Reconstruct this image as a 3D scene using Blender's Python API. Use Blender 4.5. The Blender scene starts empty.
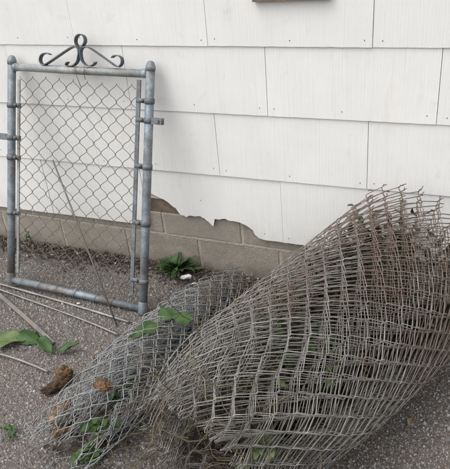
import bpy, math, random
import numpy as np
from mathutils import Matrix, Vector, noise as mnoise
R = math.radians
random.seed(7); rng = np.random.default_rng(7)
scene = bpy.context.scene; COL = scene.collection

# ------------------------------------------------------------------ camera
# wall face = plane y 0, ground = plane z 0, x runs along the wall (metres)
FPX, CX, CY = 596.74, 225.0, 234.5
CAM = np.array([0.0, -2.0602, 1.515])
RT = np.array([0.91122757, 0.40068978, -0.09545685])
UP = np.array([-0.12159613, 0.48309405, 0.86708392])
FW = np.array([-0.3935463, 0.77850359, -0.48893094])
cd = bpy.data.cameras.new('camera'); cam = bpy.data.objects.new('camera', cd); COL.objects.link(cam)
cam.matrix_world = Matrix(((RT[0], UP[0], -FW[0], CAM[0]), (RT[1], UP[1], -FW[1], CAM[1]), (RT[2], UP[2], -FW[2], CAM[2]), (0, 0, 0, 1)))
cd.sensor_fit = 'HORIZONTAL'; cd.sensor_width = 36.0; cd.lens = FPX / 450 * 36
cd.clip_start = 0.05; cd.clip_end = 500
scene.camera = cam

# ------------------------------------------------------------------ light: bright overcast
SUN_EL, SUN_AZ = R(64), R(228)          # azimuth clockwise from +Y: behind the camera, from the left
w = bpy.data.worlds.new('World'); scene.world = w; w.use_nodes = True
nt = w.node_tree; bg = nt.nodes['Background']
sky = nt.nodes.new('ShaderNodeTexSky'); sky.sky_type = 'NISHITA'; sky.sun_disc = False
sky.sun_elevation = SUN_EL; sky.sun_rotation = SUN_AZ; sky.dust_density = 4.0; sky.air_density = 1.0; sky.ozone_density = 1.0
hs = nt.nodes.new('ShaderNodeHueSaturation'); hs.inputs['Saturation'].default_value = 0.10
nt.links.new(sky.outputs[0], hs.inputs['Color']); nt.links.new(hs.outputs[0], bg.inputs['Color'])
bg.inputs['Strength'].default_value = 0.13
sd = bpy.data.lights.new('sun', 'SUN'); sd.energy = 0.5; sd.angle = R(120); sd.color = (1.0, 0.955, 0.89)
so = bpy.data.objects.new('sun', sd); COL.objects.link(so)
sdir = Vector((math.sin(SUN_AZ) * math.cos(SUN_EL), math.cos(SUN_AZ) * math.cos(SUN_EL), math.sin(SUN_EL)))
so.rotation_euler = sdir.to_track_quat('Z', 'Y').to_euler(); so.location = (-3, -4, 6)
vs = scene.view_settings; vs.view_transform = 'Standard'; vs.look = 'None'; vs.gamma = 1; vs.use_curve_mapping = False
vs.exposure = 1.08
cy = scene.cycles; cy.max_bounces = 4; cy.diffuse_bounces = 2; cy.use_adaptive_sampling = True; cy.adaptive_threshold = 0.03; cy.glossy_bounces = 2; cy.transmission_bounces = 2; cy.transparent_max_bounces = 4; cy.use_light_tree = False; cy.caustics_reflective = False; cy.caustics_refractive = False

# ------------------------------------------------------------------ pixel helpers (direction only; distance from the surface touched)
def ray(px): return FW + RT * (px[0] - CX) / FPX + UP * (CY - px[1]) / FPX
def ground(px, z=0.0):
    d = ray(px); return CAM + d * ((z - CAM[2]) / d[2])
def onwall(px, y=0.0):
    d = ray(px); return CAM + d * ((y - CAM[1]) / d[1])
GB = np.array([-2.003916, -0.362404, 0.036198]); GX = np.array([0.99965, -0.003673, -0.026217]); GU = np.array([0.026024, 0.318001, 0.947733])
GN = np.cross(GU, GX)                                     # local +y: towards the wall
def ongate(px):
    d = ray(px); t = np.dot(GB - CAM, GN) / np.dot(d, GN); p = CAM + d * t - GB
    return np.dot(p, GX), np.dot(p, GU)

# ------------------------------------------------------------------ object helpers
def mesh_from(name, V, F, mats=None, smooth=False, colors=None):
    me = bpy.data.meshes.new(name)
    me.from_pydata([tuple(map(float, v)) for v in V], [], [tuple(map(int, f)) for f in F])
    if mats is not None: me.materials.append(mats)
    if smooth: me.polygons.foreach_set('use_smooth', [True] * len(me.polygons))
    if colors is not None:
        a = me.color_attributes.new('tint', 'FLOAT_COLOR', 'POINT'); a.data.foreach_set('color', np.asarray(colors, dtype=np.float32).ravel())
    me.update(); return me
def link(name, me, parent=None):
    o = bpy.data.objects.new(name, me); COL.objects.link(o)
    if parent: o.parent = parent
    return o
def tag(o, label=None, cat=None, group=None, kind=None):
    if label: o['label'] = label
    if cat: o['category'] = cat
    if group: o['group'] = group
    if kind: o['kind'] = kind
    return o
def thing(name, label, cat, loc=(0, 0, 0), group=None):
    o = bpy.data.objects.new(name, None); COL.objects.link(o); o.location = loc; o.empty_display_size = .1
    return tag(o, label, cat, group)

class MB:
    def __init__(s): s.V = []; s.F = []; s.C = []
    def add(s, V, F):
        n = len(s.V); s.V += [tuple(v) for v in V]; s.F += [tuple(i + n for i in f) for f in F]
    def tube(s, P, r, n=6, cap=True, flat=None):
        """sweep an n-gon (or a flat strip: flat = (half width, half thickness, width axis)) along P"""
        P = np.asarray(P, float); m = len(P)
        T = np.empty_like(P); T[1:-1] = P[2:] - P[:-2]; T[0] = P[1] - P[0]; T[-1] = P[-1] - P[-2]
        T /= np.maximum(np.linalg.norm(T, axis=1), 1e-9)[:, None]
        rr = np.broadcast_to(np.asarray(r, float), (m,))
        a = np.array([0, 0, 1.]) if abs(T[0][2]) < .9 else np.array([1., 0, 0])
        base = len(s.V); U = np.cross(T[0], a); U /= np.linalg.norm(U)
        if flat is not None:
            hw, ht, ax = flat; n = 4
        for i in range(m):
            if flat is not None:
                A = np.asarray(ax, float); A = A - T[i] * np.dot(A, T[i]); A /= np.linalg.norm(A); B = np.cross(T[i], A)
                for q, z in ((-1, -1), (1, -1), (1, 1), (-1, 1)): s.V.append(tuple(P[i] + A * hw * q + B * ht * z))
                continue
            U = U - T[i] * np.dot(U, T[i]); U /= max(np.linalg.norm(U), 1e-9); W = np.cross(T[i], U)
            for k in range(n):
                t = 2 * math.pi * k / n; s.V.append(tuple(P[i] + rr[i] * (U * math.cos(t) + W * math.sin(t))))
        for i in range(m - 1):
            for k in range(n):
                k2 = (k + 1) % n; s.F.append((base + i * n + k, base + i * n + k2, base + (i + 1) * n + k2, base + (i + 1) * n + k))
        if cap:
            s.F.append(tuple(base + k for k in range(n))[::-1]); s.F.append(tuple(base + (m - 1) * n + k for k in range(n)))
    def box(s, c, h):
        V = [(c[0] + a * h[0], c[1] + b * h[1], c[2] + d * h[2]) for d in (-1, 1) for b in (-1, 1) for a in (-1, 1)]
        s.add(V, [(0, 2, 3, 1), (4, 5, 7, 6), (0, 1, 5, 4), (2, 6, 7, 3), (0, 4, 6, 2), (1, 3, 7, 5)])
    def lathe(s, prof, c, n=16, axis='z'):
        base = len(s.V)
        for (r, z) in prof:
            for k in range(n):
                t = 2 * math.pi * k / n
                p = (r * math.cos(t), r * math.sin(t), z) if axis == 'z' else (z, r * math.cos(t), r * math.sin(t))
                s.V.append((c[0] + p[0], c[1] + p[1], c[2] + p[2]))
        for i in range(len(prof) - 1):
            for k in range(n):
                k2 = (k + 1) % n; s.F.append((base + i * n + k, base + i * n + k2, base + (i + 1) * n + k2, base + (i + 1) * n + k))
    def build(s, name, mat, parent=None, smooth=True, origin=None):
        if s.C and len(s.C) < len(s.V): s.C += [(.5, .5, 0, 1)] * (len(s.V) - len(s.C))
        V = np.asarray(s.V)
        if origin is not None: V = V - np.asarray(origin)
        return link(name, mesh_from(name, V, s.F, mat, smooth, s.C if s.C else None), parent)

# ------------------------------------------------------------------ materials
class Mat:
    def __init__(s, name, rough=.7, metal=0.0, spec=.3):
        s.m = bpy.data.materials.new(name); s.m.use_nodes = True; s.t = s.m.node_tree; s.b = s.t.nodes['Principled BSDF']
        s.b.inputs['Roughness'].default_value = rough; s.b.inputs['Metallic'].default_value = metal; s.b.inputs['Specular IOR Level'].default_value = spec
        s.geo = s.t.nodes.new('ShaderNodeNewGeometry'); s.pos = s.geo.outputs['Position']
    def n(s, typ, **kw):
        x = s.t.nodes.new(typ)
        for k, v in kw.items():
            if k in x.inputs: x.inputs[k].default_value = v
            else: setattr(x, k, v)
        return x
    def l(s, a, b): s.t.links.new(a, b)
    def map(s, scale, src=None):
        x = s.n('ShaderNodeMapping'); x.inputs['Scale'].default_value = scale; s.l(src or s.pos, x.inputs['Vector']); return x.outputs[0]
    def noise(s, scale, detail=4, rough=.55, vec=None, dist=0):
        x = s.n('ShaderNodeTexNoise', Scale=scale, Detail=detail, Roughness=rough, Distortion=dist); s.l(vec or s.pos, x.inputs['Vector']); return x.outputs['Fac']
    def vor(s, scale, vec=None, out='Distance', feature='F1'):
        x = s.n('ShaderNodeTexVoronoi', Scale=scale); x.feature = feature; s.l(vec or s.pos, x.inputs['Vector']); return x.outputs[out]
    def ramp(s, fac, stops, interp='LINEAR'):
        x = s.n('ShaderNodeValToRGB'); e = x.color_ramp; e.interpolation = interp
        while len(e.elements) < len(stops): e.elements.new(.5)
        for el, (p, c) in zip(e.elements, stops):
            el.position = p; el.color = (c, c, c, 1) if not hasattr(c, '__len__') else (*c, 1)
        s.l(fac, x.inputs[0]); return x.outputs[0]
    def mix(s, fac, a, b, typ='MIX'):
        x = s.n('ShaderNodeMix'); x.data_type = 'RGBA'; x.blend_type = typ
        for i, v in ((0, fac), (6, a), (7, b)):
            if hasattr(v, 'is_output'): s.l(v, x.inputs[i])
            elif i == 0: x.inputs[0].default_value = v
            else: x.inputs[i].default_value = (*v, 1)
        return x.outputs[2]
    def math(s, op, a, b=0.0):
        x = s.n('ShaderNodeMath'); x.operation = op
        for i, v in ((0, a), (1, b)):
            if hasattr(v, 'is_output'): s.l(v, x.inputs[i])
            else: x.inputs[i].default_value = v
        return x.outputs[0]
    def sep(s, axis, src=None):
        x = s.n('ShaderNodeSeparateXYZ'); s.l(src or s.pos, x.inputs[0]); return x.outputs[axis]
    def col(s, c): s.l(c, s.b.inputs['Base Color'])
    def bump(s, h, strength, dist, prev=None):
        x = s.n('ShaderNodeBump', Strength=strength, Distance=dist); s.l(h, x.inputs['Height'])
        if prev: s.l(prev, x.inputs['Normal'])
        return x.outputs[0]
    def nrm(s, x): s.l(x, s.b.inputs['Normal'])
    def rnd(s):
        return s.n('ShaderNodeObjectInfo').outputs['Random']

def m_shingle():
    m = Mat('white_shingle_paint', .62, 0, .25)
    rv = m.math('MULTIPLY', m.rnd(), 37.0)
    off = m.n('ShaderNodeCombineXYZ'); m.l(rv, off.inputs[2]); m.l(rv, off.inputs[0])
    add = m.n('ShaderNodeVectorMath'); add.operation = 'ADD'; m.l(m.pos, add.inputs[0]); m.l(off.outputs[0], add.inputs[1]); v = add.outputs[0]
    grain = m.noise(1.0, 5, .6, m.map((210, 20, 3.2), v), .4)
    fine = m.noise(1.0, 3, .6, m.map((520, 50, 14), v))
    cloud = m.noise(5.5, 4, .6); smudge = m.noise(9, 6, .7, m.map((1, 1, .8)), .8)
    base = m.mix(m.ramp(cloud, [(.3, 0), (.7, 1)]), (.745, .738, .722), (.80, .793, .775))
    base = m.mix(m.math('MULTIPLY', m.rnd(), .35), base, (.70, .70, .695))
    base = m.mix(m.ramp(grain, [(.30, .26), (.47, 0)]), base, (.58, .575, .56))
    stain = m.noise(1.0, 5, .65, m.map((16, 16, 2.2)), .5); base = m.mix(m.ramp(stain, [(.58, 0), (.75, .28)]), base, (.60, .56, .49))
    base = m.mix(m.ramp(smudge, [(.60, 0), (.74, .38)]), base, (.50, .50, .50))
    # splash dirt low on the wall
    low = m.math('SUBTRACT', m.math('MULTIPLY', m.noise(14, 5, .65), .35), m.math('SUBTRACT', m.sep(2), .16))
    base = m.mix(m.ramp(low, [(.0, 0), (.2, .35)]), base, (.48, .46, .42))
    m.col(base)
    m.nrm(m.bump(fine, .25, .0006, m.bump(grain, .6, .0022, m.bump(cloud, .3, .004)))); return m.m
def m_plain(name, c, rough=.8, metal=0, var=.25, scale=30, bump=.2, bdist=.002, spec=.3):
    m = Mat(name, rough, metal, spec); f = m.noise(scale, 5, .6)
    d = tuple(x * (1 - var) for x in c); e = tuple(min(1, x * (1 + var)) for x in c)
    m.col(m.mix(m.ramp(f, [(.3, 0), (.7, 1)]), d, e))
    if bump: m.nrm(m.bump(f, bump, bdist))
    return m.m
def m_block():
    m = Mat('concrete_block', .92, 0, .15)
    a = m.noise(9, 5, .6); b = m.noise(160, 4, .7); c = m.vor(260)
    base = m.mix(m.ramp(a, [(.3, 0), (.7, 1)]), (.285, .254, .214), (.372, .338, .288))
    base = m.mix(m.ramp(b, [(.35, .6), (.55, 0)]), base, (.17, .145, .118))
    base = m.mix(m.ramp(m.noise(13, 6, .7, None, .6), [(.48, 0), (.72, .55)]), base, (.19, .165, .135))
    base = m.mix(m.ramp(m.noise(38, 5, .7), [(.62, 0), (.72, .5)]), base, (.42, .39, .34))
    base = m.mix(m.math('MULTIPLY', m.rnd(), .4), base, (.33, .305, .265))
    low = m.math('SUBTRACT', m.math('MULTIPLY', m.noise(22, 5, .65), .14), m.sep(2))
    base = m.mix(m.ramp(low, [(.0, 0), (.06, .55)]), base, (.13, .105, .085))
    m.col(base); m.nrm(m.bump(c, .4, .002, m.bump(b, .8, .003, m.bump(a, .4, .008)))); return m.m
def m_mortar():
    m = Mat('mortar', .95, 0, .1); b = m.noise(120, 5, .7); a = m.noise(12, 4)
    base = m.mix(m.ramp(b, [(.35, 0), (.6, 1)]), (.31, .285, .245), (.44, .41, .355))
    base = m.mix(m.ramp(a, [(.5, 0), (.75, .5)]), base, (.30, .265, .22))
    m.col(base); m.nrm(m.bump(b, .6, .003)); return m.m
def m_galv(name, light, dark, rust, rust_amt, metal=.55, rough=.5, nscale=26, grad=0.0):
    m = Mat(name, rough, metal, .4)
    a = m.noise(nscale, 2, .65); b = m.noise(nscale * 6, 1, .6); c = m.noise(nscale * .3, 3, .7)
    if grad: c = m.math('ADD', c, m.math('MULTIPLY', m.math('ADD', m.math('ADD', m.sep(1), m.math('MULTIPLY', m.sep(0), .5)), .78), grad))
    base = m.mix(m.ramp(a, [(.32, 0), (.68, 1)]), dark, light)
    base = m.mix(m.ramp(b, [(.45, 0), (.75, .4)]), base, tuple(x * .55 for x in dark))
    rf = m.ramp(c, [(.5 - rust_amt * .35, 0), (.68 - rust_amt * .3, 1)])
    rf2 = m.math('MULTIPLY', rf, m.ramp(b, [(.25, .55), (.6, 1)]))
    base = m.mix(rf2, base, rust); m.col(base)
    m.l(m.math('SUBTRACT', metal, m.math('MULTIPLY', rf2, metal * .95)), m.b.inputs['Metallic'])
    m.l(m.math('ADD', rough - .08, m.math('MULTIPLY', a, .3)), m.b.inputs['Roughness'])
    return m.m
def m_ground():
    m = Mat('ground', .95, 0, .12)
    a = m.noise(2.2, 5, .6); v = m.vor(150, out='Color'); vd = m.vor(150); f = m.noise(420, 3, .7)
    g = m.sep(0, v)
    stone = m.ramp(g, [(.0, (.085, .074, .068)), (.35, (.18, .166, .156)), (.7, (.26, .243, .230)), (.93, (.36, .335, .31)), (1, (.52, .50, .47))])
    base = m.mix(m.ramp(vd, [(.25, 0), (.55, .8)]), stone, (.085, .073, .064))
    base = m.mix(m.ramp(a, [(.35, 0), (.7, .35)]), base, (.12, .105, .094))
    base = m.mix(m.ramp(f, [(.3, .4), (.55, 0)]), base, (.07, .06, .053))
    base = m.mix(m.ramp(m.noise(4.5, 4, .6), [(.5, 0), (.72, .6)]), base, (.15, .115, .09))
    # bare reddish-brown soil in the strip along the house
    soil = m.math('ADD', m.sep(1), m.math('MULTIPLY', m.noise(7, 5, .65), .15))
    sc = m.mix(m.ramp(m.noise(70, 5, .7), [(.3, 0), (.7, 1)]), (.055, .038, .030), (.16, .112, .09))
    base = m.mix(m.ramp(soil, [(0.0, 0), (.07, 1)]), base, sc)
    m.col(base)
    m.nrm(m.bump(f, .4, .002, m.bump(m.ramp(vd, [(0, 1), (.6, 0)]), .7, .005, m.bump(a, .4, .02)))); return m.m
def m_tint(name, rough=.9, spec=.2, var=.3, scale=200, trans=0):
    m = Mat(name, rough, 0, spec); at = m.n('ShaderNodeAttribute'); at.attribute_name = 'tint'
    f = m.ramp(m.noise(scale, 4, .65), [(.3, 1 - var), (.7, 1 + var * .6)])
    m.col(m.mix(1.0, at.outputs['Color'], f, 'MULTIPLY')); return m.m
def m_leaf(name, a, b, vein, rough=.5, scale=25):
    m = Mat(name, rough, 0, .35); f = m.noise(scale, 5, .6)
    base = m.mix(m.ramp(f, [(.32, 0), (.68, 1)]), a, b)
    base = m.mix(m.ramp(m.noise(scale * 5, 4, .7), [(.62, 0), (.78, .5)]), base, vein)
    at = m.n('ShaderNodeAttribute'); at.attribute_name = 'tint'
    lf = m.sep(0, at.outputs['Vector']); lg = m.math('ABSOLUTE', m.math('SUBTRACT', m.math('MULTIPLY', m.sep(1, at.outputs['Vector']), 2), 1))
    rib = m.ramp(lg, [(.02, 1), (.075, 0)])
    sv = m.ramp(m.math('PINGPONG', m.math('SUBTRACT', m.math('MULTIPLY', lf, 7.5), m.math('MULTIPLY', lg, 1.6)), .5), [(.0, 1), (.11, 0)])
    vn = m.math('MULTIPLY', m.math('MAXIMUM', rib, m.math('MULTIPLY', sv, .6)), .45)
    base = m.mix(vn, base, vein)
    base = m.mix(m.ramp(m.noise(scale * 1.3, 5, .7, None, 1.0), [(.62, 0), (.70, .55)]), base, (.11, .085, .04))
    m.col(base); m.nrm(m.bump(vn, .5, .0015, m.bump(f, .6, .006)))
    m.b.inputs['Subsurface Weight'].default_value = 0.0
    tr = m.n('ShaderNodeBsdfTranslucent'); m.l(base, tr.inputs['Color']); mx = m.n('ShaderNodeMixShader', Fac=.22)
    m.l(m.b.outputs[0], mx.inputs[1]); m.l(tr.outputs[0], mx.inputs[2]); m.l(mx.outputs[0], m.t.nodes['Material Output'].inputs['Surface']); return m.m
def m_lump(name, a, b, c):
    m = Mat(name, .9, 0, .15); f = m.noise(60, 6, .75, None, .8); v = m.vor(150); g = m.noise(260, 4, .7)
    base = m.mix(m.ramp(f, [(.40, 0), (.62, 1)]), a, b)
    base = m.mix(m.ramp(g, [(.38, .7), (.50, 0)]), base, c)
    base = m.mix(m.ramp(v, [(.0, .8), (.35, 0)]), base, c); m.col(base)
    m.nrm(m.bump(f, .7, .006)); return m.m

M = dict(
    shingle=m_shingle(), block=m_block(), mortar=m_mortar(), ground=m_ground(),
    felt=m_plain('grey_felt', (.42, .41, .39), .95), board=m_plain('weathered_board', (.15, .115, .085), .9, 0, .4, 24, .4),
    shbroken=m_plain('broken_cement_edge', (.42, .41, .39), .95),
    nail=m_plain('rusty_nail', (.17, .15, .135), .8),
    post=m_galv('galvanised_pipe', (.31, .355, .385), (.16, .19, .215), (.12, .095, .08), .10, .5, .52, 22),
    rail=m_galv('galvanised_rail', (.40, .42, .42), (.27, .285, .285), (.16, .13, .105), .08, .5, .55, 16),
    scroll=m_galv('scroll_iron', (.17, .20, .23), (.09, .105, .125), (.10, .075, .06), .05, .45, .5, 30),
    band=m_galv('band_steel', (.22, .245, .265), (.11, .125, .14), (.11, .085, .07), .08, .5, .55, 40),
    gwire=m_galv('gate_wire', (.20, .195, .18), (.10, .098, .09), (.15, .12, .09), .25, .45, .55, 22),
    bigwire=m_galv('weathered_wire', (.335, .322, .298), (.145, .136, .125), (.135, .094, .072), .32, .45, .5, 16, .5),
    smallwire=m_galv('grey_wire', (.36, .37, .375), (.19, .197, .203), (.17, .125, .095), .03, .5, .5, 16),
    rod=m_galv('aluminium_rod', (.33, .325, .31), (.20, .19, .18), (.2, .165, .13), .10, .55, .45, 14),
    thin=m_galv('thin_rod_steel', (.19, .19, .185), (.11, .11, .105), (.12, .09, .07), .15, .5, .5, 14),
    tint=m_tint('loose_stone'), chip=m_tint('bark_chip', .9, .15, .4, 120), straw=m_tint('dry_stalk', .8, .2, .25, 90),
    weed=m_leaf('weed_leaf', (.035, .075, .026), (.085, .15, .05), (.12, .16, .06)),
    dock=m_leaf('broad_leaf', (.026, .065, .016), (.066, .128, .034), (.08, .13, .05)),
    wilt=m_leaf('wilted_leaf', (.07, .12, .04), (.16, .21, .08), (.26, .27, .13)),
    sprig=m_leaf('pale_leaf', (.11, .15, .075), (.21, .26, .14), (.25, .25, .15)),
    olive=m_leaf('olive_leaf', (.07, .075, .035), (.15, .145, .07), (.18, .16, .09), .7),
    tan=m_leaf('tan_leaf', (.20, .15, .09), (.33, .26, .17), (.15, .11, .07), .7),
    lump3=m_lump('rotten_dark', (.028, .019, .014), (.11, .068, .042), (.018, .013, .010)),
    weedmix=m_leaf('trapped_leaf', (.06, .085, .035), (.15, .20, .085), (.15, .15, .08), .7, 9),
    dead=m_leaf('dead_leaf', (.030, .024, .017), (.07, .055, .038), (.05, .06, .025), .8),
    lump1=m_lump('rotten_brown', (.06, .036, .022), (.24, .138, .075), (.03, .02, .014)),
    lump2=m_lump('rotten_tan', (.12, .075, .043), (.38, .26, .15), (.025, .017, .012)),
    white=m_plain('white_chip', (.62, .61, .59), .8),
)

# ------------------------------------------------------------------ the setting: ground
V = []; F = []
xs = np.concatenate([[-30, -12, -6], np.linspace(-3.2, 1.2, 60), [4, 12, 30]]); ys = np.concatenate([[-30, -12, -5], np.linspace(-2.2, .15, 40), [.6]])
for y in ys:
    for x in xs:
        z = .004 * (math.sin(3.1 * x + 1.2 * y) + math.sin(5.7 * y - 2.2 * x)) - .006 if abs(x + 1) < 2.3 else -.006
        z += .012 * max(0, min(1, (y + .16) / .16))
        V.append((x, y, z))
nx = len(xs)
for j in range(len(ys) - 1):
    for i in range(nx - 1): F.append((j * nx + i, j * nx + i + 1, (j + 1) * nx + i + 1, (j + 1) * nx + i))
tag(link('ground', mesh_from('ground', V, F, M['ground'], True)), kind='structure')

# loose stones pressed into the surface (uncountable): one object
N = 95000
sx = rng.uniform(-2.9, 1.0, N); sy = rng.uniform(-1.65, -.01, N)
keep = (sy < -.10 + .05 * rng.standard_normal(N)) | (rng.random(N) < .16)
sx, sy = sx[keep], sy[keep]; N = len(sx)
r = np.exp(rng.normal(math.log(.0031), .38, N)).clip(.0015, .0095); ang = rng.uniform(0, 6.28, N); asp = rng.uniform(.65, 1.0, N); hh = r * rng.uniform(.35, .9, N)
K = 5; t = np.arange(K) / K * 2 * np.pi
VV = np.empty((N, 2 * K, 3))
jr = rng.uniform(.75, 1.2, (N, K)); jr2 = rng.uniform(.35, .75, (N, K)); jz = rng.uniform(.75, 1.1, (N, K))
ca, sa = np.cos(ang)[:, None], np.sin(ang)[:, None]
for lay, (jj) in enumerate((jr, jr2)):
    lx = r[:, None] * jj * np.cos(t); ly = r[:, None] * asp[:, None] * jj * np.sin(t)
    VV[:, lay * K:(lay + 1) * K, 0] = sx[:, None] + lx * ca - ly * sa
    VV[:, lay * K:(lay + 1) * K, 1] = sy[:, None] + lx * sa + ly * ca
    zb = .004 * (np.sin(3.1 * sx + 1.2 * sy) + np.sin(5.7 * sy - 2.2 * sx)) - .008 + .012 * np.clip((sy + .16) / .16, 0, 1)
    VV[:, lay * K:(lay + 1) * K, 2] = zb[:, None] + (0 if lay == 0 else (hh[:, None] * jz + .003))
me = bpy.data.meshes.new('gravel')
ft = np.array([(k, (k + 1) % K, K + (k + 1) % K, K + k) for k in range(K)])
loops = np.concatenate([(ft.ravel()[None] + (np.arange(N) * 2 * K)[:, None]), (np.arange(K, 2 * K)[None] + (np.arange(N) * 2 * K)[:, None])], axis=1)
me.vertices.add(N * 2 * K); me.vertices.foreach_set('co', VV.ravel())
npoly = K + 1; me.loops.add(loops.size); me.loops.foreach_set('vertex_index', loops.ravel().astype(np.int32))
starts = np.concatenate([np.arange(K) * 4, [4 * K]]); tot = np.array([4] * K + [K])
me.polygons.add(N * npoly)
me.polygons.foreach_set('loop_start', (starts[None] + (np.arange(N) * (4 * K + K))[:, None]).ravel().astype(np.int32))
me.update(calc_edges=True); me.validate()
pal = np.array([(.085, .074, .068), (.12, .105, .096), (.16, .142, .13), (.20, .182, .17), (.13, .095, .08), (.27, .25, .235), (.42, .41, .39), (.065, .056, .052)])
ci = rng.choice(len(pal), N, p=[.18, .23, .22, .15, .09, .06, .012, .058]); cc = pal[ci] * np.array([1.62, 1.72, 1.78]) * rng.uniform(.75, 1.25, (N, 1)); cc = np.minimum(cc, .33)
col = np.ones((N, 2 * K, 4)); col[:, :, :3] = cc[:, None]
a = me.color_attributes.new('tint', 'FLOAT_COLOR', 'POINT'); a.data.foreach_set('color', col.astype(np.float32).ravel()); me.materials.append(M['tint'])
tag(link('gravel', me), 'grey and brown gravel covering the ground', 'gravel', kind='stuff')

# bark chips, soil crumbs and bits of white stone along the house: one object
b = MB()
def chip(p, l, wd, th, rz, tilt, c):
    ca, sa = math.cos(rz), math.sin(rz); n0 = len(b.V)
    for z in (-1, 1):
        for yq in (-1, 1):
            for xq in (-1, 1):
                x = xq * l * random.uniform(.7, 1.1); y = yq * wd * random.uniform(.6, 1.1); zz = z * th + x * tilt
                b.V.append((p[0] + x * ca - y * sa, p[1] + x * sa + y * ca, p[2] + zz)); b.C.append((*c, 1))
    b.F += [tuple(n0 + i for i in f) for f in [(0, 2, 3, 1), (4, 5, 7, 6), (0, 1, 5, 4), (2, 6, 7, 3), (0, 4, 6, 2), (1, 3, 7, 5)]]
for i in range(7000):
    x = random.uniform(-3.45, 1.95); y = -abs(random.gauss(0, .062)) - .004
    if y < -.24: continue
    q = random.random(); f = random.uniform(.6, 1.3)
    c = (.095 * f, .072 * f, .060 * f) if q < .55 else (.165 * f, .13 * f, .112 * f) if q < .85 else (.05 * f, .04 * f, .035 * f) if q < .97 else (.45 * f, .43 * f, .41 * f)
    l = random.uniform(.0025, .009) if q < .97 else random.uniform(.003, .007)
    chip((x, y, random.uniform(.004, .016) + .012 * max(0, (y + .1) / .1)), l, l * random.uniform(.25, .7), random.uniform(.001, .003), random.uniform(0, 6.3), random.uniform(-.5, .5), c)
tag(b.build('mulch', M['chip'], smooth=False), 'reddish brown bark chips and soil crumbs along the foundation', 'mulch', kind='stuff')

# ------------------------------------------------------------------ foundation of concrete blocks
fd = thing('foundation_wall', 'tan concrete block foundation below the white shingle siding', 'foundation', (-1, 0.05, 0))
def fbox(name, x0, x1, y0, y1, z0, z1, mat, jit=0, bev=.004):
    """box with a bevelled front and chipped front corners, in world metres, child of the foundation"""
    m = MB(); n = 7
    ring = []
    for (yy, ins) in ((y1, 0), (y0 + bev, 0), (y0, bev)):
        pts = []
        for e, (ax, az, bx_, bz) in enumerate(((x0 + ins, z0 + ins, x1 - ins, z0 + ins), (x1 - ins, z0 + ins, x1 - ins, z1 - ins), (x1 - ins, z1 - ins, x0 + ins, z1 - ins), (x0 + ins, z1 - ins, x0 + ins, z0 + ins))):
            for k in range(n):
                f = k / n; j = random.uniform(-jit, jit) if yy == y0 else 0
                pts.append((ax + (bx_ - ax) * f + j * (1 if e in (1, 3) else .2), yy, az + (bz - az) * f + j * (1 if e in (0, 2) else .2)))
        ring.append(pts)
    L4 = 4 * n
    for pts in ring: m.V += pts
    for a_ in range(2):
        for k in range(L4): m.F.append((a_ * L4 + k, a_ * L4 + (k + 1) % L4, (a_ + 1) * L4 + (k + 1) % L4, (a_ + 1) * L4 + k))
    m.F.append(tuple(2 * L4 + k for k in range(L4))); m.F.append(tuple(range(L4))[::-1])
    return m.build(name, mat, fd, False, fd.location)
BW = .3945; J = .010
u = -1.185 - 6 * BW
while u < 1.9:
    fbox('block', u + J / 2, u + BW - J / 2, .0095 + random.uniform(-.0012, .0012), .2, -.06, .168, M['block'], .0022); u += BW
u = -1.358 - 6 * BW
while u < 1.9:
    fbox('block', u + J / 2, u + BW - J / 2, .0100 + random.uniform(-.0012, .0015), .2, .1795, .288, M['block'], .0025); u += BW
m = MB(); m.box((-.75, .1045, .1133), (2.75, .0915, .173)); mo = m.build('mortar', M['mortar'], fd, False, fd.location)
# bed joint struck slightly proud, with a ragged face
m = MB(); xs_ = np.arange(-3.5, 1.95, .012); top = []; bot = []
for x in xs_:
    top.append((x, .0086 + random.uniform(-.0006, .0008), .1785 + random.uniform(-.001, .0014))); bot.append((x, .0086 + random.uniform(-.0006, .0008), .1690 + random.uniform(-.0014, .001)))
nn = len(xs_); m.V = top + bot + [(x, .03, .1775) for x in xs_] + [(x, .03, .1695) for x in xs_]
for k in range(nn - 1):
    m.F += [(nn + k, nn + k + 1, k + 1, k), (k, k + 1, 2 * nn + k + 1, 2 * nn + k), (3 * nn + k, 3 * nn + k + 1, nn + k + 1, nn + k)]
m.build('bed_joint', M['mortar'], fd, False, fd.location)

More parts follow.
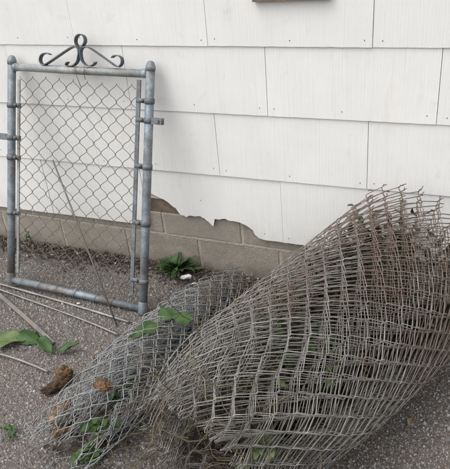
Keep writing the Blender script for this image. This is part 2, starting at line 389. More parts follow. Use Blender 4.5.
# ------------------------------------------------------------------ house wall with cement shingles
hw = thing('house_wall', 'white cement shingle house wall with a broken lower edge', 'wall', (-.75, .1, .29))
def hpart(name, mb, mat, smooth=False): return mb.build(name, mat, hw, smooth, hw.location)
m = MB(); m.box((-.75, .11, 1.72), (2.75, .104, 1.36)); hpart('sheathing', m, M['felt'])
m = MB(); m.box((-.75, .105, .3235), (2.75, .092, .034)); hpart('sill_board', m, M['board'])
SW = .61; EXP = .267
def shingle_mesh(W, Ht, outline=None):
    """tapered sheet, bottom proud; local origin bottom-left; optional ragged bottom outline [(x, z)]"""
    yf = lambda z: -.0088 + .0058 * z / EXP
    nseg = 22
    pts = outline if outline else [(W * k / nseg, random.uniform(-.0007, .0007)) for k in range(nseg + 1)]
    n = len(pts); V = []
    for (x, z) in pts: V.append((x, yf(z) + .0006, z))              # front bottom
    for (x, z) in pts: V.append((x, yf(z), z + .0012))
    for (x, z) in pts: V.append((x, yf(Ht), Ht))                    # front top
    for (x, z) in pts: V.append((x, yf(z) + .0048, z))              # back bottom
    for (x, z) in pts: V.append((x, yf(Ht) + .0048, Ht))            # back top
    F = []
    for k in range(n - 1):
        for a_, b_ in ((0, 1), (1, 2), (2, 4), (4, 3), (3, 0)):
            F.append((a_ * n + k, a_ * n + k + 1, b_ * n + k + 1, b_ * n + k))
    for k in (0, n - 1):
        f = (0 * n + k, 1 * n + k, 2 * n + k, 4 * n + k, 3 * n + k); F.append(f if k else f[::-1])
    return V, F
WG = SW - .0018
smesh = [mesh_from('shingle', *shingle_mesh(WG, EXP + .03), M['shingle']) for _ in range(4)]
nm = MB(); nm.lathe([(.0001, -.0016), (.0018, -.0013), (.0022, -.0003), (.0022, .003)], (0, 0, 0), 8)
nmesh = mesh_from('nail', [(x, z, y) for x, y, z in nm.V], nm.F, M['nail'], True)
lines = [(.0068, .2296), (.0012, .5112), (-.0055, .7746), (-.0100, 1.0297)]   # slope, height at x 0
seam0 = [-.766, -1.03, -.80, -1.022]
for c in range(9):
    if c < 4: sl, z0 = lines[c]; s0 = seam0[c]
    else: sl = -.0100; z0 = 1.0297 + EXP * (c - 3); s0 = (-.80, -1.05)[c % 2] + random.uniform(-.03, .03)
    nextz = (lines[c + 1] if c < 3 else (-.01, z0 + EXP))
    k0 = int((s0 + 3.3) / SW)
    for k in range(-k0, 9):
        x = s0 + k * SW
        if x > 1.75: break
        broken = (c == 0 and k == -1)
        wid = WG
        if c == 0 and k == -2: wid = WG - .052
        if broken: x -= .052; wid = WG + .052
        ht = nextz[1] + nextz[0] * x - (z0 + sl * x) + .03
        if broken:
            px = [(147.5, 193.6), (152.7, 195.9), (159, 198.5), (165.9, 201.9), (171, 206.5), (175.3, 209.5), (180, 215.5), (186, 217.8), (190, 216.2), (195, 217.0), (200, 217.4), (204, 219.4), (207.5, 222.2), (211, 226.0), (213, 226.4), (214.2, 219.6), (219, 220.2), (225, 220.0), (230, 221.8), (235.8, 222.7), (243, 224.6), (249, 228.4), (252.5, 231), (254.5, 235), (258.5, 239.3), (264, 240.6)]
            ol = []
            for p in px:
                q = onwall(p, -.012); ol.append((q[0] - x - .0009, q[2] - (z0 + sl * q[0])))
            ol = [(max(0, xx), zz) for xx, zz in ol]
            o1 = [(0.0, ol[0][1] + .004)]; 
            for aa, bb in zip(ol[:-1], ol[1:]):
                if bb[0] <= o1[-1][0] + .001: bb = (o1[-1][0] + .0012, bb[1])
                for f in (.45, 1):
                    xx = aa[0] + (bb[0] - aa[0]) * f
                    if xx > o1[-1][0] + .0004: o1.append((xx, max(0, aa[1] + (bb[1] - aa[1]) * f + random.uniform(-.0022, .0022))))
            o1 += [(f, random.uniform(-.0006, .0006)) for f in np.linspace(max(o1[-1][0] + .01, .55), wid, 5)]
            o1 = [p for i, p in enumerate(o1) if i == 0 or p[0] > o1[i - 1][0]]
            me = mesh_from('shingle', *shingle_mesh(wid, ht, o1), M['shingle'])
        else: me = smesh[random.randrange(4)]
        o = link('shingle', me, hw)
        if broken: o['label'] = 'shingle with its lower edge broken away in a jagged curve'
        o.location = (x + .0009 - hw.location.x, random.uniform(-.0012, .0012) - hw.location.y, z0 + sl * x - hw.location.z)
        o.rotation_euler = (0, -math.atan(sl) + random.uniform(-.0006, .0006), 0)
        if not broken: o.scale = (wid / WG, 1, ht / (EXP + .03))
        for nx_, on in ((.028, True), (WG / 2 + random.uniform(-.02, .02), True), (WG - .028, True)):
            nz = .026 + random.uniform(-.004, .008)
            if broken and nx_ < .5: 
                if nx_ < .1: continue
                nz = .16
            d = link('nail', nmesh, o); d.location = (nx_ + random.uniform(-.004, .004), -.0088 + .0058 * nz / EXP, nz)

a0, a1 = onwall((253, .5), -.02), onwall((330, .5), -.02); zl = .5 * (a0[2] + a1[2])  # dark brown strip set on the shingles, high on the wall
m = MB(); m.box(((a0[0] + a1[0]) / 2, -.012, zl + .02), ((a1[0] - a0[0]) / 2, .016, .02)); m.box(((a0[0] + a1[0]) / 2, -.008, zl + .0765), ((a1[0] - a0[0]) / 2 - .02, .012, .036))
lo = np.array([(a0[0] + a1[0]) / 2, 0, zl]); tag(m.build('wall_strip', M['board'], None, False, lo), 'dark brown strip on the white wall at the top edge', 'ledge').location = lo

# ------------------------------------------------------------------ chain link weave
D = .0718
def picket(i, v0, v1, fn, jit=0.0, soft=False, hv=D / 2):
    """one zigzag wire between columns i and i+1; fn(u, v, off) -> 3D; returns the polyline"""
    P = []; h = D / 2; k = int(round(v0 / hv)); k1 = int(round(v1 / hv))
    for q in range(k, k1 + 1):
        side = (q + i) % 2; u = (i + side) * h; v = q * hv; s = 1 if side else -1; o = .0016
        du = random.uniform(-jit, jit); dv = random.uniform(-jit, jit)
        if soft:      # sides bow out, steep near the knots
            P += [fn(u - s * t_ * h + du * .5, v + q_ * h + dv * .5, o * s * (1 if q_ > 0 else -1 if q_ < 0 else 0)) for q_, t_ in ((-.40, .335), (-.26, .175), (-.13, .05), (0, -.05), (.13, .05), (.26, .175), (.40, .335))]
        else:
            P += [fn(u - s * .0022 + du, v - .0056 + dv, -o * s), fn(u + s * .0018 + du, v + dv, 0), fn(u - s * .0022 + du, v + .0056 + dv, o * s)]
    return P

# ------------------------------------------------------------------ the gate
gate = thing('chain_link_gate', 'grey galvanised chain link gate leaning against the white wall', 'gate')
gate.matrix_world = Matrix(((GX[0], GN[0], GU[0], GB[0]), (GX[1], GN[1], GU[1], GB[1]), (GX[2], GN[2], GU[2], GB[2]), (0, 0, 0, 1)))
GW, GH = .7159, 1.0204; PR = .0178
def LX(z): return -.014 + .030 * z            # the gate is slightly out of square: its left post leans in
def jitline(p0, p1, n, a):
    p0, p1 = np.array(p0, float), np.array(p1, float)
    return [p0 + (p1 - p0) * k / n + rng.normal(0, a, 3) for k in range(n + 1)]
for fx in (LX, lambda z: GW):
    m = MB(); m.tube([(fx(z), 0, z) for z in (-.018, .3, .65, GH - .022)], PR, 18); post = m.build('post', M['post'], gate)
    m = MB(); x = fx(GH); m.lathe([(PR - .001, GH - .030), (PR + .0022, GH - .029), (PR + .0022, GH - .013), (PR + .0005, GH - .010), (PR - .002, GH - .003), (PR * .7, GH + .004), (PR * .35, GH + .0075), (.0005, GH + .009)], (x, 0, 0), 18)
    m.build('cap', M['post'], gate)
zt = ongate((84, 70.5))[1]; zb_ = .004
m = MB(); m.tube([(LX(zt) + PR - .004, 0, zt), (GW / 2, 0, zt - .002), (GW - PR + .004, 0, zt - .001)], .0160, 16); m.build('top_rail', M['rail'], gate)
for x, s in ((LX(zt) + PR, 1), (GW - PR, -1)):
    m = MB(); m.lathe([(.0160, -.004), (.0180, -.004), (.0180, .012), (.0160, .014)], (x if s > 0 else x - .012, 0, zt), 16, 'x'); m.build('rail_collar', M['post'], gate)
m = MB(); m.tube([(LX(0) + PR - .006, 0, zb_), (GW / 2, 0, zb_ + .002), (GW - PR + .006, 0, zb_)], .0158, 16); m.build('bottom_rail', M['post'], gate)
for x in (LX(0), GW):
    m = MB(); m.lathe([(PR + .001, zb_ + .035), (PR + .003, zb_ + .03), (PR + .0035, zb_ - .015), (PR, zb_ - .022)], (x, 0, 0), 16); m.build('corner_weld', M['post'], gate)
# tension bars
XL, XR = .043, GW - .052
def BXL(z): return LX(z) + .041
m = MB(); m.tube([(XR + .004, -.004, ongate((141, 80))[1]), (XR, -.004, .5), (XR - .004, -.004, .06)], .004, 4, flat=(.0085, .0032, (1, 0, 0))); m.build('tension_bar', M['band'], gate, False)
m = MB(); m.tube([(BXL(z), .0, z) for z in (zt - .05, .5, .045)], .004, 4, flat=(.0062, .003, (1, 0, 0))); m.build('tension_bar', M['rail'], gate, False)
# tension bands with bolts, hinge and latch collars
def band(x, z, dirx, arm=0):
    m = MB(); m.lathe([(PR - .001, -.011), (PR + .0028, -.011), (PR + .0034, 0), (PR + .0028, .011), (PR - .001, .011)], (x, 0, z), 18)
    xe = XR if dirx < 0 else BXL(z)
    m.box(((x + dirx * (PR + .001) + xe) / 2, -.006, z), (abs(xe - x - dirx * PR) / 2 + .006, .0016, .0095))
    m.box(((x + dirx * (PR + .001) + xe) / 2, .006, z), (abs(xe - x - dirx * PR) / 2 + .006, .0016, .0095))
    bd = m.build('tension_band', M['band'], gate)
    bx = x + dirx * (PR + .012)
    m = MB(); m.tube([(bx, -.018, z), (bx, .014, z)], .0042, 8); m.lathe([(.0002, -.0035), (.0085, -.003), (.0085, .003), (.0002, .003)], (0, 0, 0), 6)
    m.V = [(v if k < 16 else (bx + v[0], -.012 + v[2], z + v[1])) for k, v in enumerate(m.V)]
    m.build('bolt', M['band'], bd)
    if arm:
        m = MB(); a0 = x - dirx * (PR - .004); a1 = x - dirx * (PR + arm)
        m.box(((a0 + a1) / 2, -.009, z), (abs(a1 - a0) / 2, .0025, .013)); m.box(((a0 + a1) / 2, .009, z), (abs(a1 - a0) / 2, .0025, .013))
        m.tube([(a1 + dirx * .014, -.02, z), (a1 + dirx * .014, .02, z)], .006, 8)
        m.build('hinge_arm', M['band'], bd, False)
for py, arm in ((101, 0), (120.5, .045), (167, 0), (224, 0), (282, 0)): band(GW, ongate((147, py))[1], -1, arm)
for py, arm in ((105, 0), (137.5, .075), (157, 0), (212, 0)): (lambda z: band(LX(z), z, 1, arm))(ongate((12, py))[1])
# chain link infill, one wire at a time
h = D / 2; npk = int(round((XR - XL) / h))
ztop = zt - .040
def gfn(u_, v_, off):
    z = ztop - v_; x = BXL(z) + u_ / (npk * h) * (XR - BXL(z))
    return np.array([x + .004 * math.sin(z * 7 + x * 3) * (x - XL) * (XR - x) * 8, off + .006 + .010 * math.sin(math.pi * (x - XL) / (XR - XL)) * math.sin(z * 4.1), z + .006 * math.sin(x * 9.0) * z])
for i in range(npk):
    P = picket(i, .0, ztop - .035, gfn, .0012, True)
    m = MB(); m.tube(P[3:], .00138, 5); m.build('wire', M['gwire'], gate)
# wire ties along the top rail and bottom rail
for (a_, b_) in (((76.5, 64), (82.5, 88)), ((87.5, 66), (86.5, 80))):
    p, q = ongate(a_), ongate(b_)
    m = MB(); m.tube([(p[0], -.019, p[1]), (p[0] * .6 + q[0] * .4, -.022, p[1] * .6 + q[1] * .4), (q[0], -.008, q[1])], .0012, 5); m.build('wire_tie', M['gwire'], gate)
for fx in (.17, .33, .5, .68, .82):
    x = XL + (XR - XL) * fx; m = MB()
    m.tube([(x + .02 * math.cos(t_) * .3 + .002 * t_, .0205 * math.sin(t_), zb_ + .0205 * math.cos(t_)) for t_ in np.linspace(0, 6.9, 16)], .0013, 5); m.build('wire_tie', M['post'], gate)
# scroll ornament on the top rail
def spline(P, n=8):
    P = [np.array(p, float) for p in P]; P = [2 * P[0] - P[1]] + P + [2 * P[-1] - P[-2]]; o = []
    for i in range(1, len(P) - 2):
        for k in range(n):
            t_ = k / n; o.append(.5 * (2 * P[i] + (P[i + 1] - P[i - 1]) * t_ + (2 * P[i - 1] - 5 * P[i] + 4 * P[i + 1] - P[i + 2]) * t_ ** 2 + (3 * P[i] - P[i - 1] - 3 * P[i + 1] + P[i + 2]) * t_ ** 3))
    o.append(P[-2]); return o
rail_w = GB + GU * zt; VN = np.cross(GX, [0, 0, 1.0]); VN /= np.linalg.norm(VN)
def onscroll(px):                                         # the ornament stands upright on the leaning rail
    d = ray(px); t_ = np.dot(rail_w - CAM, VN) / np.dot(d, VN); p = CAM + d * t_ - GB
    return (np.dot(p, GX), np.dot(p, GN), np.dot(p, GU))
sc = bpy.data.objects.new('scroll_ornament', None); COL.objects.link(sc); sc.parent = gate
def strip(px, name):
    P = [onscroll(p) for p in px]
    m = MB(); m.tube(spline(P), .002, 4, flat=(.0095, .0019, (0, 1, 0))); m.build(name, M['scroll'], sc, False)
strip([(68, 62.2), (66.6, 64.6), (69, 66.2), (74, 65.4), (77.6, 61.5), (79, 55.5), (79.6, 50), (77.5, 46), (75.9, 41.5), (77, 36.6), (80.6, 34.4), (84.3, 36.8), (85.3, 41.5), (83.2, 46), (80.8, 50), (81.2, 55.5), (82.6, 61), (86.4, 65.2), (91, 66), (94.6, 64), (95.4, 62.2)], 'loop_strip')
strip([(50.5, 54.6), (46.8, 53.2), (42.6, 54.6), (40.6, 58.6), (41.4, 62.8), (44.2, 64.9), (47.8, 63.4), (55, 58.6), (64, 52.5), (71.5, 47.8), (75.5, 46.8), (78.6, 49), (79.4, 54)], 'scroll_arm')
strip([(112.4, 57.6), (114.6, 55.8), (118.6, 55.8), (121.8, 58.6), (122.2, 63), (120, 66.2), (116.4, 66.4), (110, 62), (101, 55.6), (92, 49.4), (87.5, 47.2), (83.6, 47.4), (81.4, 50), (80.9, 54)], 'scroll_arm')

# thin rod leaning on the gate mesh
p0 = ground((117, 326), .004); q = ongate((54, 160)); p1 = GB + GX * q[0] + GU * q[1] + GN * -.008
m = MB(); m.tube([p0, p0 * .66 + p1 * .34 + [0, 0, .003], p0 * .33 + p1 * .67 + [0, 0, .002], p1], .0037, 8)
tag(m.build('thin_rod', M['thin'], None, True, p0), 'thin dark rod leaning diagonally against the gate mesh', 'rod').location = p0

# rods lying on the ground
def rod(px, rad, label, z=.006, flat=None, name='metal_rod', mat='rod'):
    P = [ground(p, z + rad) for p in px]; P = spline(P, 6); o0 = P[0].copy(); o0[2] = 0
    m = MB(); m.tube(P, rad, 8, flat=flat)
    tag(m.build(name, M[mat], None, flat is None, o0), label, 'rod').location = o0
rod([(-45, 273), (0, 284), (60, 301), (100, 313), (129, 322)], .0055, 'pale grey rod on the gravel just in front of the gate bottom', .004)
rod([(-40, 276), (0, 289.6), (50, 307.5), (90, 322.5), (118, 334.5)], .0042, 'thin shiny rod, second from the gate bottom rail', .006)
rod([(-30, 268), (3, 298), (28, 320), (53, 343)], .006, 'short pale flat bar pointing at the wilted leaves', .005, flat=(.0085, .003, (.5, .8, 0)), name='flat_bar')
rod([(-30, 347), (0, 354), (24, 361.5), (48, 371.5)], .0048, 'dull brownish rod ending at the brown lump, nearest the camera', .004)

# ------------------------------------------------------------------ rolls of chain link
def make_roll(name, label, prm, turns, r_in, loose, mat, sag, wob, seed, near_mess, wire_r, s_rng=(0.0, 1.0), taper=.0, flare=0, per_turn=50, nest=1.0, inner_end=None, hv=D / 2, dense=1.0):
    rnd = random.Random(seed)
    x0, y0, x1, y1, a0, b0, a1, b1, am, bm = prm
    d = np.array([x1 - x0, y1 - y0]); Lx = np.hypot(*d); d /= Lx; nxv = np.array([d[1], -d[0]])
    p00 = [rnd.uniform(0, 6.28) for _ in range(12)]
    def phase(k, j): return p00[j] + (1 - nest) * p00[(k + j) % 12] + .25 * (1 - nest) * math.sin(k * 1.7 + j)
    def rho(T):                                   # T in turns, 0 = outermost
        if T < 1: return 1 - (loose) * T ** 1.2
        f = (T - 1) / (turns - 1); return (1 - loose) + (r_in - (1 - loose)) * f
    def pos(T, s, off=0.0):
        l0, l1, l2 = 2 * (s - .5) * (s - 1), 4 * s * (1 - s), 2 * s * (s - .5)
        a_ = a0 * l0 + am * l1 + a1 * l2; b_ = b0 * l0 + bm * l1 + b1 * l2
        th = 2 * math.pi * T + .9; rh = rho(T); k = int(T)
        wv = wob * (math.sin(2 * th + 3 * s + phase(k, 0)) + .7 * math.sin(3 * th - 5 * s + phase(k, 3)) + .6 * math.sin(7 * s + th + phase(k, 5)))
        rr = rh * (1 + wv)
        if s > .72: rr *= 1 - taper * ((s - .72) / .28) ** 2
        if s < .2 and T < 1.1: rr *= 1 + flare * ((.2 - s) / .2) ** 1.5
        mess = near_mess * max(0, (s - .55) / .45) ** 1.5
        cx, cy = x0 + (x1 - x0) * s, y0 + (y1 - y0) * s
        ct, st = math.cos(th), math.sin(th)
        hx = (a_ * rr + off) * ct + mess * math.sin(5 * th + 17 * s + phase(k, 2)) ; zc = b_ * (rr + (1 - rr) * (1 - sag) * .9)
        z = zc + (b_ * rr + off) * st + mess * .6 * math.sin(4 * th + 13 * s + phase(k, 7))
        ax = mess * .8 * math.sin(3 * th + 11 * s + phase(k, 4))
        if z < .02: z = .006 + .014 * math.exp((z - .02) / .05)
        return np.array([cx + nxv[0] * hx + d[0] * ax, cy + nxv[1] * hx + d[1] * ax, z])
    # walk along the spiral in steps of half a diamond
    h_ = D / 2; Ts = np.arange(int(turns * per_turn) + 2) / per_turn; nP = len(Ts) - 2
    root = thing(name, label, 'wire roll', (x0 * .5 + x1 * .5, y0 * .5 + y1 * .5, 0))
    outer, inner, tips = MB(), MB(), MB()
    for i in range(nP):
        T0 = Ts[i]; k = int(T0); shift = .002 * math.sin(k * 2.3 + seed) + (1 - nest) * .02 * math.sin(k * 1.3)
        sA, sB = s_rng
        if inner_end and T0 > 1.1: sB = inner_end + .12 * math.sin(i * .9)
        def fn(u_, v_, off):
            f = u_ / h_; ii = min(int(f), len(Ts) - 2) if f > 0 else 0; T = Ts[ii] + (Ts[ii + 1] - Ts[ii]) * (f - ii)
            return pos(T, v_ / Lx + shift, off)
        jt = .0013 + .0010 * (k > 0)
        P = picket(i, sA * Lx, sB * Lx, fn, jt, False, hv)
        (outer if T0 < 1.02 else inner).tube(P, wire_r, 4, cap=False)
        # twisted barb at both ends of the wire
        if T0 < 2.2:
            for end, sg in ((P[0], -1), (P[-1], 1)):
                dv = np.array([d[0] * sg, d[1] * sg, 0])
                e1 = end + dv * .012 + rng.normal(0, .002, 3); e2 = e1 + dv * .010 + rng.normal(0, .006, 3)
                (outer if T0 < 1.02 else inner).tube([end, e1, e2], wire_r, 4, cap=False)
    L = root.location
    o = tag(outer.build('outer_wrap', M[mat], root, True, L), kind='stuff')
    o = tag(inner.build('inner_coil', M[mat], root, True, L), kind='stuff')
    return root, pos
big, bpos = make_roll('wire_fence_roll', 'big bulging rust-tinged roll of old chain link fencing on the right',
    (-0.229, -0.16, -0.618, -1.071, 0.305, 0.299, 0.262, 0.24, 0.321, 0.262), 6.6, .67, .05, 'bigwire', .25, .010, 3, .020, .0017, (-.01, 1.04), .10, .0, 52, .97, None, .0415)
small, spos = make_roll('wire_fence_roll', 'smaller flattened grey roll of chain link fencing beside the gate foot',
    (-0.924, -0.136, -1.112, -1.125, 0.085, 0.07, 0.126, 0.093, 0.151, 0.121), 8.0, .28, .10, 'smallwire', .9, .018, 11, .010, .0017, (.0, 1.03), -.08, 0, 28, .35, .86, .040)

# ------------------------------------------------------------------ plants and litter
def leaf_geo(m, base, direction, length, width, curl=.3, fold=.25, side=None, wavy=.0, nl=7, nw=4, shape=None):
    d = np.array(direction, float); d /= np.linalg.norm(d)
    s = np.cross(d, [0, 0, 1.]) if side is None else np.array(side, float)
    s = s - d * np.dot(s, d); s /= max(np.linalg.norm(s), 1e-6); n = np.cross(s, d)
    base = np.array(base, float); b0 = len(m.V); ph = random.uniform(0, 6)
    for i in range(nl + 1):
        f = i / nl; wd = width * (1 + .07 * math.sin(23 * f + ph) + .05 * math.sin(41 * f + 2 * ph)) * ((math.sin(math.pi * min(1, f ** .8 * .97 + .03)) ** .8) if shape is None else shape(f))
        c = base + d * length * (f - .12 * curl * f * f) + n * length * curl * (.25 * f - .6 * f * f)
        for k in range(nw + 1):
            g = k / nw * 2 - 1
            p = c + s * wd * .5 * g + n * (abs(g) * wd * .5 * fold + wavy * length * math.sin(9 * f + 3 * g + ph) * abs(g))
            p[2] = max(p[2], .004); m.V.append(tuple(p)); m.C.append((f, g * .5 + .5, 0, 1))
    for i in range(nl):
        for k in range(nw):
            a_ = b0 + i * (nw + 1) + k; m.F.append((a_, a_ + 1, a_ + nw + 2, a_ + nw + 1))

# leafy weed rosette at the foot of the wall
wp = ground((179, 271), .0); wp[1] = min(wp[1], -.045)
wd_ = thing('weed_plant', 'bushy dark green weed growing at the foot of the foundation', 'plant', tuple(wp))
for k in range(46):
    a_ = random.uniform(0, 6.28); el = random.uniform(.35, 1.25); ln = random.uniform(.075, .135) * (1.1 - .25 * el)
    dr = np.array([math.cos(a_) * math.cos(el), math.sin(a_) * math.cos(el) * .7 - .1, math.sin(el)])
    m = MB(); b0 = dr * random.uniform(.005, .02) * [1, 1, .5] + [random.gauss(0, .012), random.gauss(0, .008), .012]
    if (b0 + dr * ln)[1] + wp[1] > -.005: dr[1] = -abs(dr[1])
    leaf_geo(m, b0, dr, ln, random.uniform(.022, .034), random.uniform(.3, 1.1), .3, wavy=.03, nl=8, nw=2); m.build('leaf', M['weed'], wd_)
m = MB(); m.tube([(0, 0, -.01), (0, 0, .02), (.004, 0, .05)], [.006, .005, .002], 6); m.build('stem', M['weed'], wd_)
# white broken chip by the weed
def rock(name, px, size, mat, label, cat, seed, z=0, sub=2, amp=.25, rot=0):
    import bmesh
    bm = bmesh.new(); bmesh.ops.create_icosphere(bm, subdivisions=sub, radius=1); r_ = random.Random(seed); ph = [r_.uniform(0, 6.3) for _ in range(9)]
    ca, sa = math.cos(rot), math.sin(rot)
    for v in bm.verts:
        c = v.co; nz_ = mnoise.fractal(c * 2.2 + Vector((seed, 0, 0)), 1.0, 2.0, 4); f = 1 + .30 * nz_ * (amp > .155) + .7 * amp * (math.sin(3 * c.x + ph[0]) * math.sin(2.6 * c.y + ph[1]) + .6 * math.sin(5 * c.z + 4 * c.x + ph[2]) + .35 * math.sin(11 * c.y + 7 * c.x + ph[3]) + .3 * math.sin(13 * c.z - 9 * c.x + ph[4]))
        x, y, zz = c.x * f * size[0], c.y * f * size[1], c.z * f * size[2]; v.co = (x * ca - y * sa, x * sa + y * ca, zz + size[2] * .8)
    me = bpy.data.meshes.new(name); bm.to_mesh(me); bm.free(); me.materials.append(M[mat]); me.polygons.foreach_set('use_smooth', [sub > 2] * len(me.polygons))
    o = link(name, me); p = ground(px, z); o.location = (p[0], p[1], z); return tag(o, label, cat)
rock('shingle_chip', (186, 278.5), (.030, .010, .011), 'white', 'small white broken chip lying by the weed plant', 'chip', 1, .022, 1, .35, .35)
rock('shingle_chip', (195, 284), (.016, .004, .004), 'white', 'thin white sliver on the soil below the white chip', 'chip', 4, .016, 1, .3, .3)
rock('white_pebble', (78, 254), (.010, .008, .007), 'white', 'white pebble on the soil seen through the gate mesh', 'pebble', 2, .010, 1)
rock('white_pebble', (78.5, 304), (.011, .006, .004), 'white', 'white pebble on the gravel between the gate and the rods', 'pebble', 3, .002, 1)

# rotten brown lumps
rock('rotten_lump', (65, 379), (.032, .030, .028), 'lump1', 'round orange brown rotten lump at the end of the dull rod', 'lump', 21, .0, 4, .16)
rock('rotten_lump', (55, 390), (.018, .046, .018), 'lump3', 'long dark brown rotten piece below the round lump', 'lump', 25, .0, 4, .2, -.75)
rock('rotten_lump', (65, 420), (.036, .044, .040), 'lump2', 'large tan rotten lump caught at the smaller roll', 'lump', 33, .0, 4, .2, .15)
rock('rotten_lump', (62, 434), (.034, .02, .016), 'lump1', 'low reddish brown piece under the large tan lump', 'lump', 37, .0, 4, .2, .2)
o = rock('rotten_lump', (104, 395), (.034, .022, .014), 'lump1', 'flat orange brown piece lying on the smaller wire roll', 'lump', 41, .0, 4, .18, -.2)
pz = .0
for z in np.arange(.30, .02, -.005):
    p = ground((103, 385), z)
    if p[2] <= max([spos(T, s)[2] for T in np.linspace(0, 1, 40) for s in (.82,)]) * .97: break
o.location = (p[0], p[1], z - .012)

# wilted big leaves on the gravel, left
def bigleaf(name, px0, px1, width, mat, label, curl=.2, fold=.2, wavy=.04, z0=.008, z1=.02, shape=None, stem=None):
    p0, p1 = ground(px0, z0), ground(px1, z1); d_ = p1 - p0; o0 = np.array([p0[0], p0[1], 0.])
    m = MB(); leaf_geo(m, p0 - o0, d_, np.linalg.norm(d_), width, curl, fold, None, wavy, 12, 8, shape)
    o = tag(m.build(name, M[mat]), label, 'leaf'); o.location = o0
    md = o.modifiers.new('thickness', 'SOLIDIFY'); md.thickness = .0012
    return o
bigleaf('fallen_leaf', (-12, 342), (28, 337), .10, 'wilt', 'pale green wilted leaf on the gravel at the left edge', .35, .3, .07, .012, .02)
bigleaf('fallen_leaf', (20, 331), (38, 342), .085, 'dock', 'dark green leaf tip next to the pale wilted leaf', .3, -.3, .05, .02, .012)
bigleaf('fallen_leaf', (39, 338), (51.5, 352), .055, 'dock', 'folded dark green leaf at the end of the flat bar', .2, .3, .03, .020, .022)
bigleaf('fallen_leaf', (58, 352), (79, 345), .038, 'dock', 'small curled green leaf right of the flat bar', -.4, .7, .06, .012, .03)
bigleaf('fallen_leaf', (409, 425), (414, 415), .022, 'tan', 'small tan dead leaf on dark gravel right of the big roll', .5, .5, .05, .006, .012)
# broad leaves growing up at the back of the small roll by the gate foot
bp = ground((150, 330)); pl = thing('broad_leaf_plant', 'plant with broad dark green leaves at the gate foot', 'plant', (bp[0], bp[1], 0))
for (pa, za, pb, zb2, wdt) in (((160, 324), .235, (124, 330), .22, .075), ((172, 318), .24, (160, 303), .25, .06), ((176, 318), .24, (194, 319), .25, .065), ((172, 318), .24, (182, 310), .25, .03)):
    A, B_ = ground(pa, za), ground(pb, zb2); m = MB(); dd = B_ - A
    leaf_geo(m, A - [bp[0], bp[1], 0], dd, np.linalg.norm(dd), wdt, random.uniform(.2, .7), random.uniform(-.35, .3), None, .06, 12, 8)
    o = m.build('leaf', M['dock'], pl); 
    m = MB(); A2 = A - [bp[0], bp[1], 0]; m.tube([(0.02, -.01, .0), A2 * [.6, .6, .6], A2], [.004, .0035, .002], 6); m.build('stem', M['weed'], pl)

# leafy shoots inside the rolls
def surf(px, fn_, T0=.0, T1=1.0):
    best = None
    for T in np.linspace(T0, T1, 90):
        for s_ in np.linspace(0, 1, 60):
            p = fn_(T, s_); q = p - CAM; z = q @ FW; e = math.hypot(CX + FPX * (q @ RT) / z - px[0], CY - FPX * (q @ UP) / z - px[1])
            if e < 5 and (best is None or z < best[0]): best = (z, p)
    return best[1]
def shoots(name, label, px, n, hgt, spread, lf, mat, zmin=.005, at=None):
    p = ground(px) if at is None else at; t_ = thing(name, label, 'plant', (p[0], p[1], 0 if at is None else at[2]))
    for k in range(n):
        a_ = random.uniform(0, 6.28); e = np.array([math.cos(a_) * spread * random.uniform(.3, 1), math.sin(a_) * spread * random.uniform(.3, 1), hgt * random.uniform(.5, 1.1)])
        b_ = np.array([random.gauss(0, .015), random.gauss(0, .015), zmin]); mid = b_ * .5 + e * .5 + [0, 0, hgt * .15]; P = spline([b_, mid, e], 5)
        m = MB(); m.tube(P, .0016, 5); m.build('stem', M['weed'], t_)
        for q in range(3, len(P), 1):
            a2 = random.uniform(0, 6.28); m = MB()
            leaf_geo(m, P[q], (math.cos(a2), math.sin(a2), random.uniform(-.1, .6)), lf * random.uniform(.6, 1.2), lf * random.uniform(.35, .55), .5, .3, None, .03, 5, 2); m.build('leaf', M[mat], t_)
shoots('leafy_shoot', 'dark green shoots inside the near end of the smaller roll', (108, 440), 7, .11, .06, .04, 'dock')
shoots('leafy_shoot', 'green leaves on the ground at the bottom edge under the smaller roll', (88, 462), 4, .05, .05, .045, 'weed')
shoots('leafy_shoot', 'green shoots in the middle of the smaller roll', (128, 408), 6, .12, .05, .036, 'weed')
def poke(px, **k):
    p = surf(px, bpos); v = CAM - p; return p + v / np.linalg.norm(v) * -.04 - np.array([0, 0, .03])
shoots('pale_sprig', 'pale green sprig poking through the front of the big roll', 0, 3, .045, .03, .045, 'sprig', at=poke((263, 447)))
shoots('pale_sprig', 'olive sprig of narrow leaves at the left tip of the big roll', 0, 4, .04, .06, .034, 'olive', at=poke((172, 402)))
shoots('pale_sprig', 'olive sprig low on the front left of the big roll', 0, 5, .05, .05, .034, 'olive', at=poke((205, 412)))
shoots('pale_sprig', 'olive sprig beside the pale green sprig on the big roll', 0, 4, .05, .05, .03, 'olive', at=poke((232, 428)))
shoots('leafy_shoot', 'dark weeds growing inside the big roll near its middle', (300, 400), 14, .36, .18, .045, 'weed')
shoots('leafy_shoot', 'green weeds inside the big roll towards the wall', (395, 330), 14, .44, .20, .045, 'weed')
shoots('leafy_shoot', 'weeds under the left flank of the big roll', (205, 420), 8, .18, .12, .035, 'weed')
shoots('grass_tuft', 'tiny green tuft on the gravel at the lower left', (14, 434), 4, .03, .03, .02, 'weed')
shoots('small_weed', 'small weed stalk against the foundation behind the gate', (32, 249), 3, .11, .02, .018, 'weed')

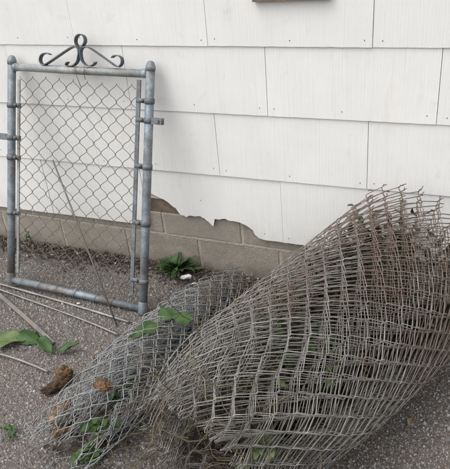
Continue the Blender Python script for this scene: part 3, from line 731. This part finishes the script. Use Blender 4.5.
# dry stalks and dead leaves tangled in and around the rolls: one mass each, dark core leaves added
b = MB()
surf_pts = []
for T in np.linspace(0, 1, 60):
    for s_ in np.linspace(.45, 1.03, 50):
        p = bpos(T, s_); q = p - CAM; z = q @ FW; u_, v_ = CX + FPX * (q @ RT) / z, CY - FPX * (q @ UP) / z
        if 135 < u_ < 265 and 375 < v_ < 450 and p[2] > .03 and q @ FW < 2.1: surf_pts.append(p)
def stalk(p, dirv, ln, rad, c):
    d_ = np.array(dirv, float); P = [np.array(p, float)]; n0 = len(b.V)
    for k in range(7):
        d_ = d_ + rng.normal(0, .28, 3); d_ /= np.linalg.norm(d_); q = P[-1] + d_ * ln / 7; q[2] = max(q[2], .005); P.append(q)
    b.tube(P, np.linspace(rad, rad * .5, 8), 4, cap=False); b.C += [(*c, 1)] * (len(b.V) - n0)
for i in range(300):
    s = random.triangular(.5, 1.12, 1.0); T = random.uniform(.0, 1.0); p = bpos(T, min(s, 1.03)); f = random.uniform(.6, 1.2)
    cen = np.array([-.229 + (-.618 + .229) * s, -.16 + (-1.071 + .16) * s, .2]); k = random.uniform(.55, 1.06); p = cen + (p - cen) * k
    if p[2] < .004: p[2] = .01
    q = random.random(); c = (.17 * f, .135 * f, .09 * f) if q < .45 else (.11 * f, .085 * f, .06 * f) if q < .93 else (.10 * f, .115 * f, .05 * f)
    stalk(p, rng.normal(0, 1, 3) * [1, 1, .6] + [-.3, -.2, 0], random.uniform(.06, .24), random.uniform(.0008, .0020), c)
for i in range(150):
    s = random.uniform(.1, 1.0); T = random.uniform(0, 1); p = spos(T, s) * [1, 1, random.uniform(.2, 1)]; f = random.uniform(.6, 1.2)
    stalk(p, rng.normal(0, 1, 3) * [1, 1, .4], random.uniform(.05, .16), random.uniform(.0007, .0015), (.18 * f, .145 * f, .095 * f))
for i in range(150):
    q = surf_pts[random.randrange(len(surf_pts))]; f = random.uniform(.6, 1.25); g = random.random()
    stalk(q + rng.normal(0, .018, 3), rng.normal(0, 1, 3) * [1, .6, .7] + [-.5, -.2, -.2], random.uniform(.06, .22), random.uniform(.0007, .0017), (.16 * f, .142 * f, .105 * f) if g < .4 else (.10 * f, .088 * f, .066 * f) if g < .8 else (.10 * f, .11 * f, .06 * f))
for i in range(110):
    p = ground((random.uniform(140, 235), random.uniform(415, 478)), random.uniform(.01, .06)); f = random.uniform(.5, 1.1)
    stalk(p, rng.normal(0, 1, 3) * [1, 1, .25], random.uniform(.05, .16), random.uniform(.0008, .0016), (.13 * f, .10 * f, .07 * f))
tag(b.build('dry_stalks', M['straw']), 'dry brown stalks tangled through the wire rolls', 'stalks', kind='stuff')
b = MB()
for i in range(900):
    s = random.uniform(.0, 1.0); cx_, cy_ = -.229 - .389 * s, -.16 - .911 * s; g = max(-.17, min(.12, random.gauss(-.02, .09)))
    p = (cx_ + .92 * g, cy_ - .39 * g, abs(random.gauss(0, .075)) + .006)
    leaf_geo(b, p, rng.normal(0, 1, 3) * [1, 1, .4], random.uniform(.018, .045), random.uniform(.010, .025), random.uniform(-.6, .6), random.uniform(-.4, .5), None, .08, 3, 2)
for i in range(160):
    s = random.uniform(.05, 1.0); g = random.gauss(0, .06); p = (-.924 - .188 * s + g, -.136 - .989 * s, abs(random.gauss(0, .025)) + .006)
    leaf_geo(b, p, rng.normal(0, 1, 3) * [1, 1, .3], random.uniform(.02, .05), random.uniform(.012, .03), random.uniform(-.6, .6), random.uniform(-.4, .5), None, .08, 3, 2)
for i in range(2200):  # extra dark leaves added through the core so the hollow reads dark
    s = random.uniform(.0, .95); T = random.uniform(0, 1); cen = np.array([-.229 - .389 * s, -.16 - .911 * s, .17]); p = cen + (bpos(T, s) - cen) * random.uniform(.0, .62)
    leaf_geo(b, p, rng.normal(0, 1, 3), random.uniform(.02, .06), random.uniform(.012, .035), random.uniform(-.6, .6), random.uniform(-.4, .5), None, .08, 3, 2)
gb = MB()
for i in range(620):
    s = random.uniform(.25, .98); T = random.uniform(0, 1); cen = np.array([-.229 - .389 * s, -.16 - .911 * s, .2]); p = cen + (bpos(T, s) - cen) * random.uniform(.45, .84)
    if mnoise.noise(Vector(p) * 7) < -.02 or p[2] > .42: continue
    leaf_geo(gb, p, rng.normal(0, 1, 3) * [1, 1, .6], random.uniform(.02, .05), random.uniform(.010, .022), random.uniform(-.6, .6), random.uniform(-.4, .5), None, .08, 4, 2)
tag(gb.build('weed_leaves', M['weedmix']), 'green weed leaves trapped inside the big wire roll', 'weeds', kind='stuff')
for i in range(900):  # more leaves added at the wall end to darken the view through the wires
    s = random.uniform(-.02, .4); T = random.uniform(0, 1); cen = np.array([-.229 - .389 * s, -.16 - .911 * s, .22]); p = cen + (bpos(T, max(s, 0)) - cen) * random.uniform(.4, .80)
    leaf_geo(b, p, rng.normal(0, 1, 3), random.uniform(.02, .06), random.uniform(.008, .025), random.uniform(-.6, .6), random.uniform(-.4, .5), None, .08, 3, 2)
tag(b.build('litter_and_dark_fill', M['dead']), 'dark dead leaf litter inside the wire rolls', 'leaf litter', kind='stuff')
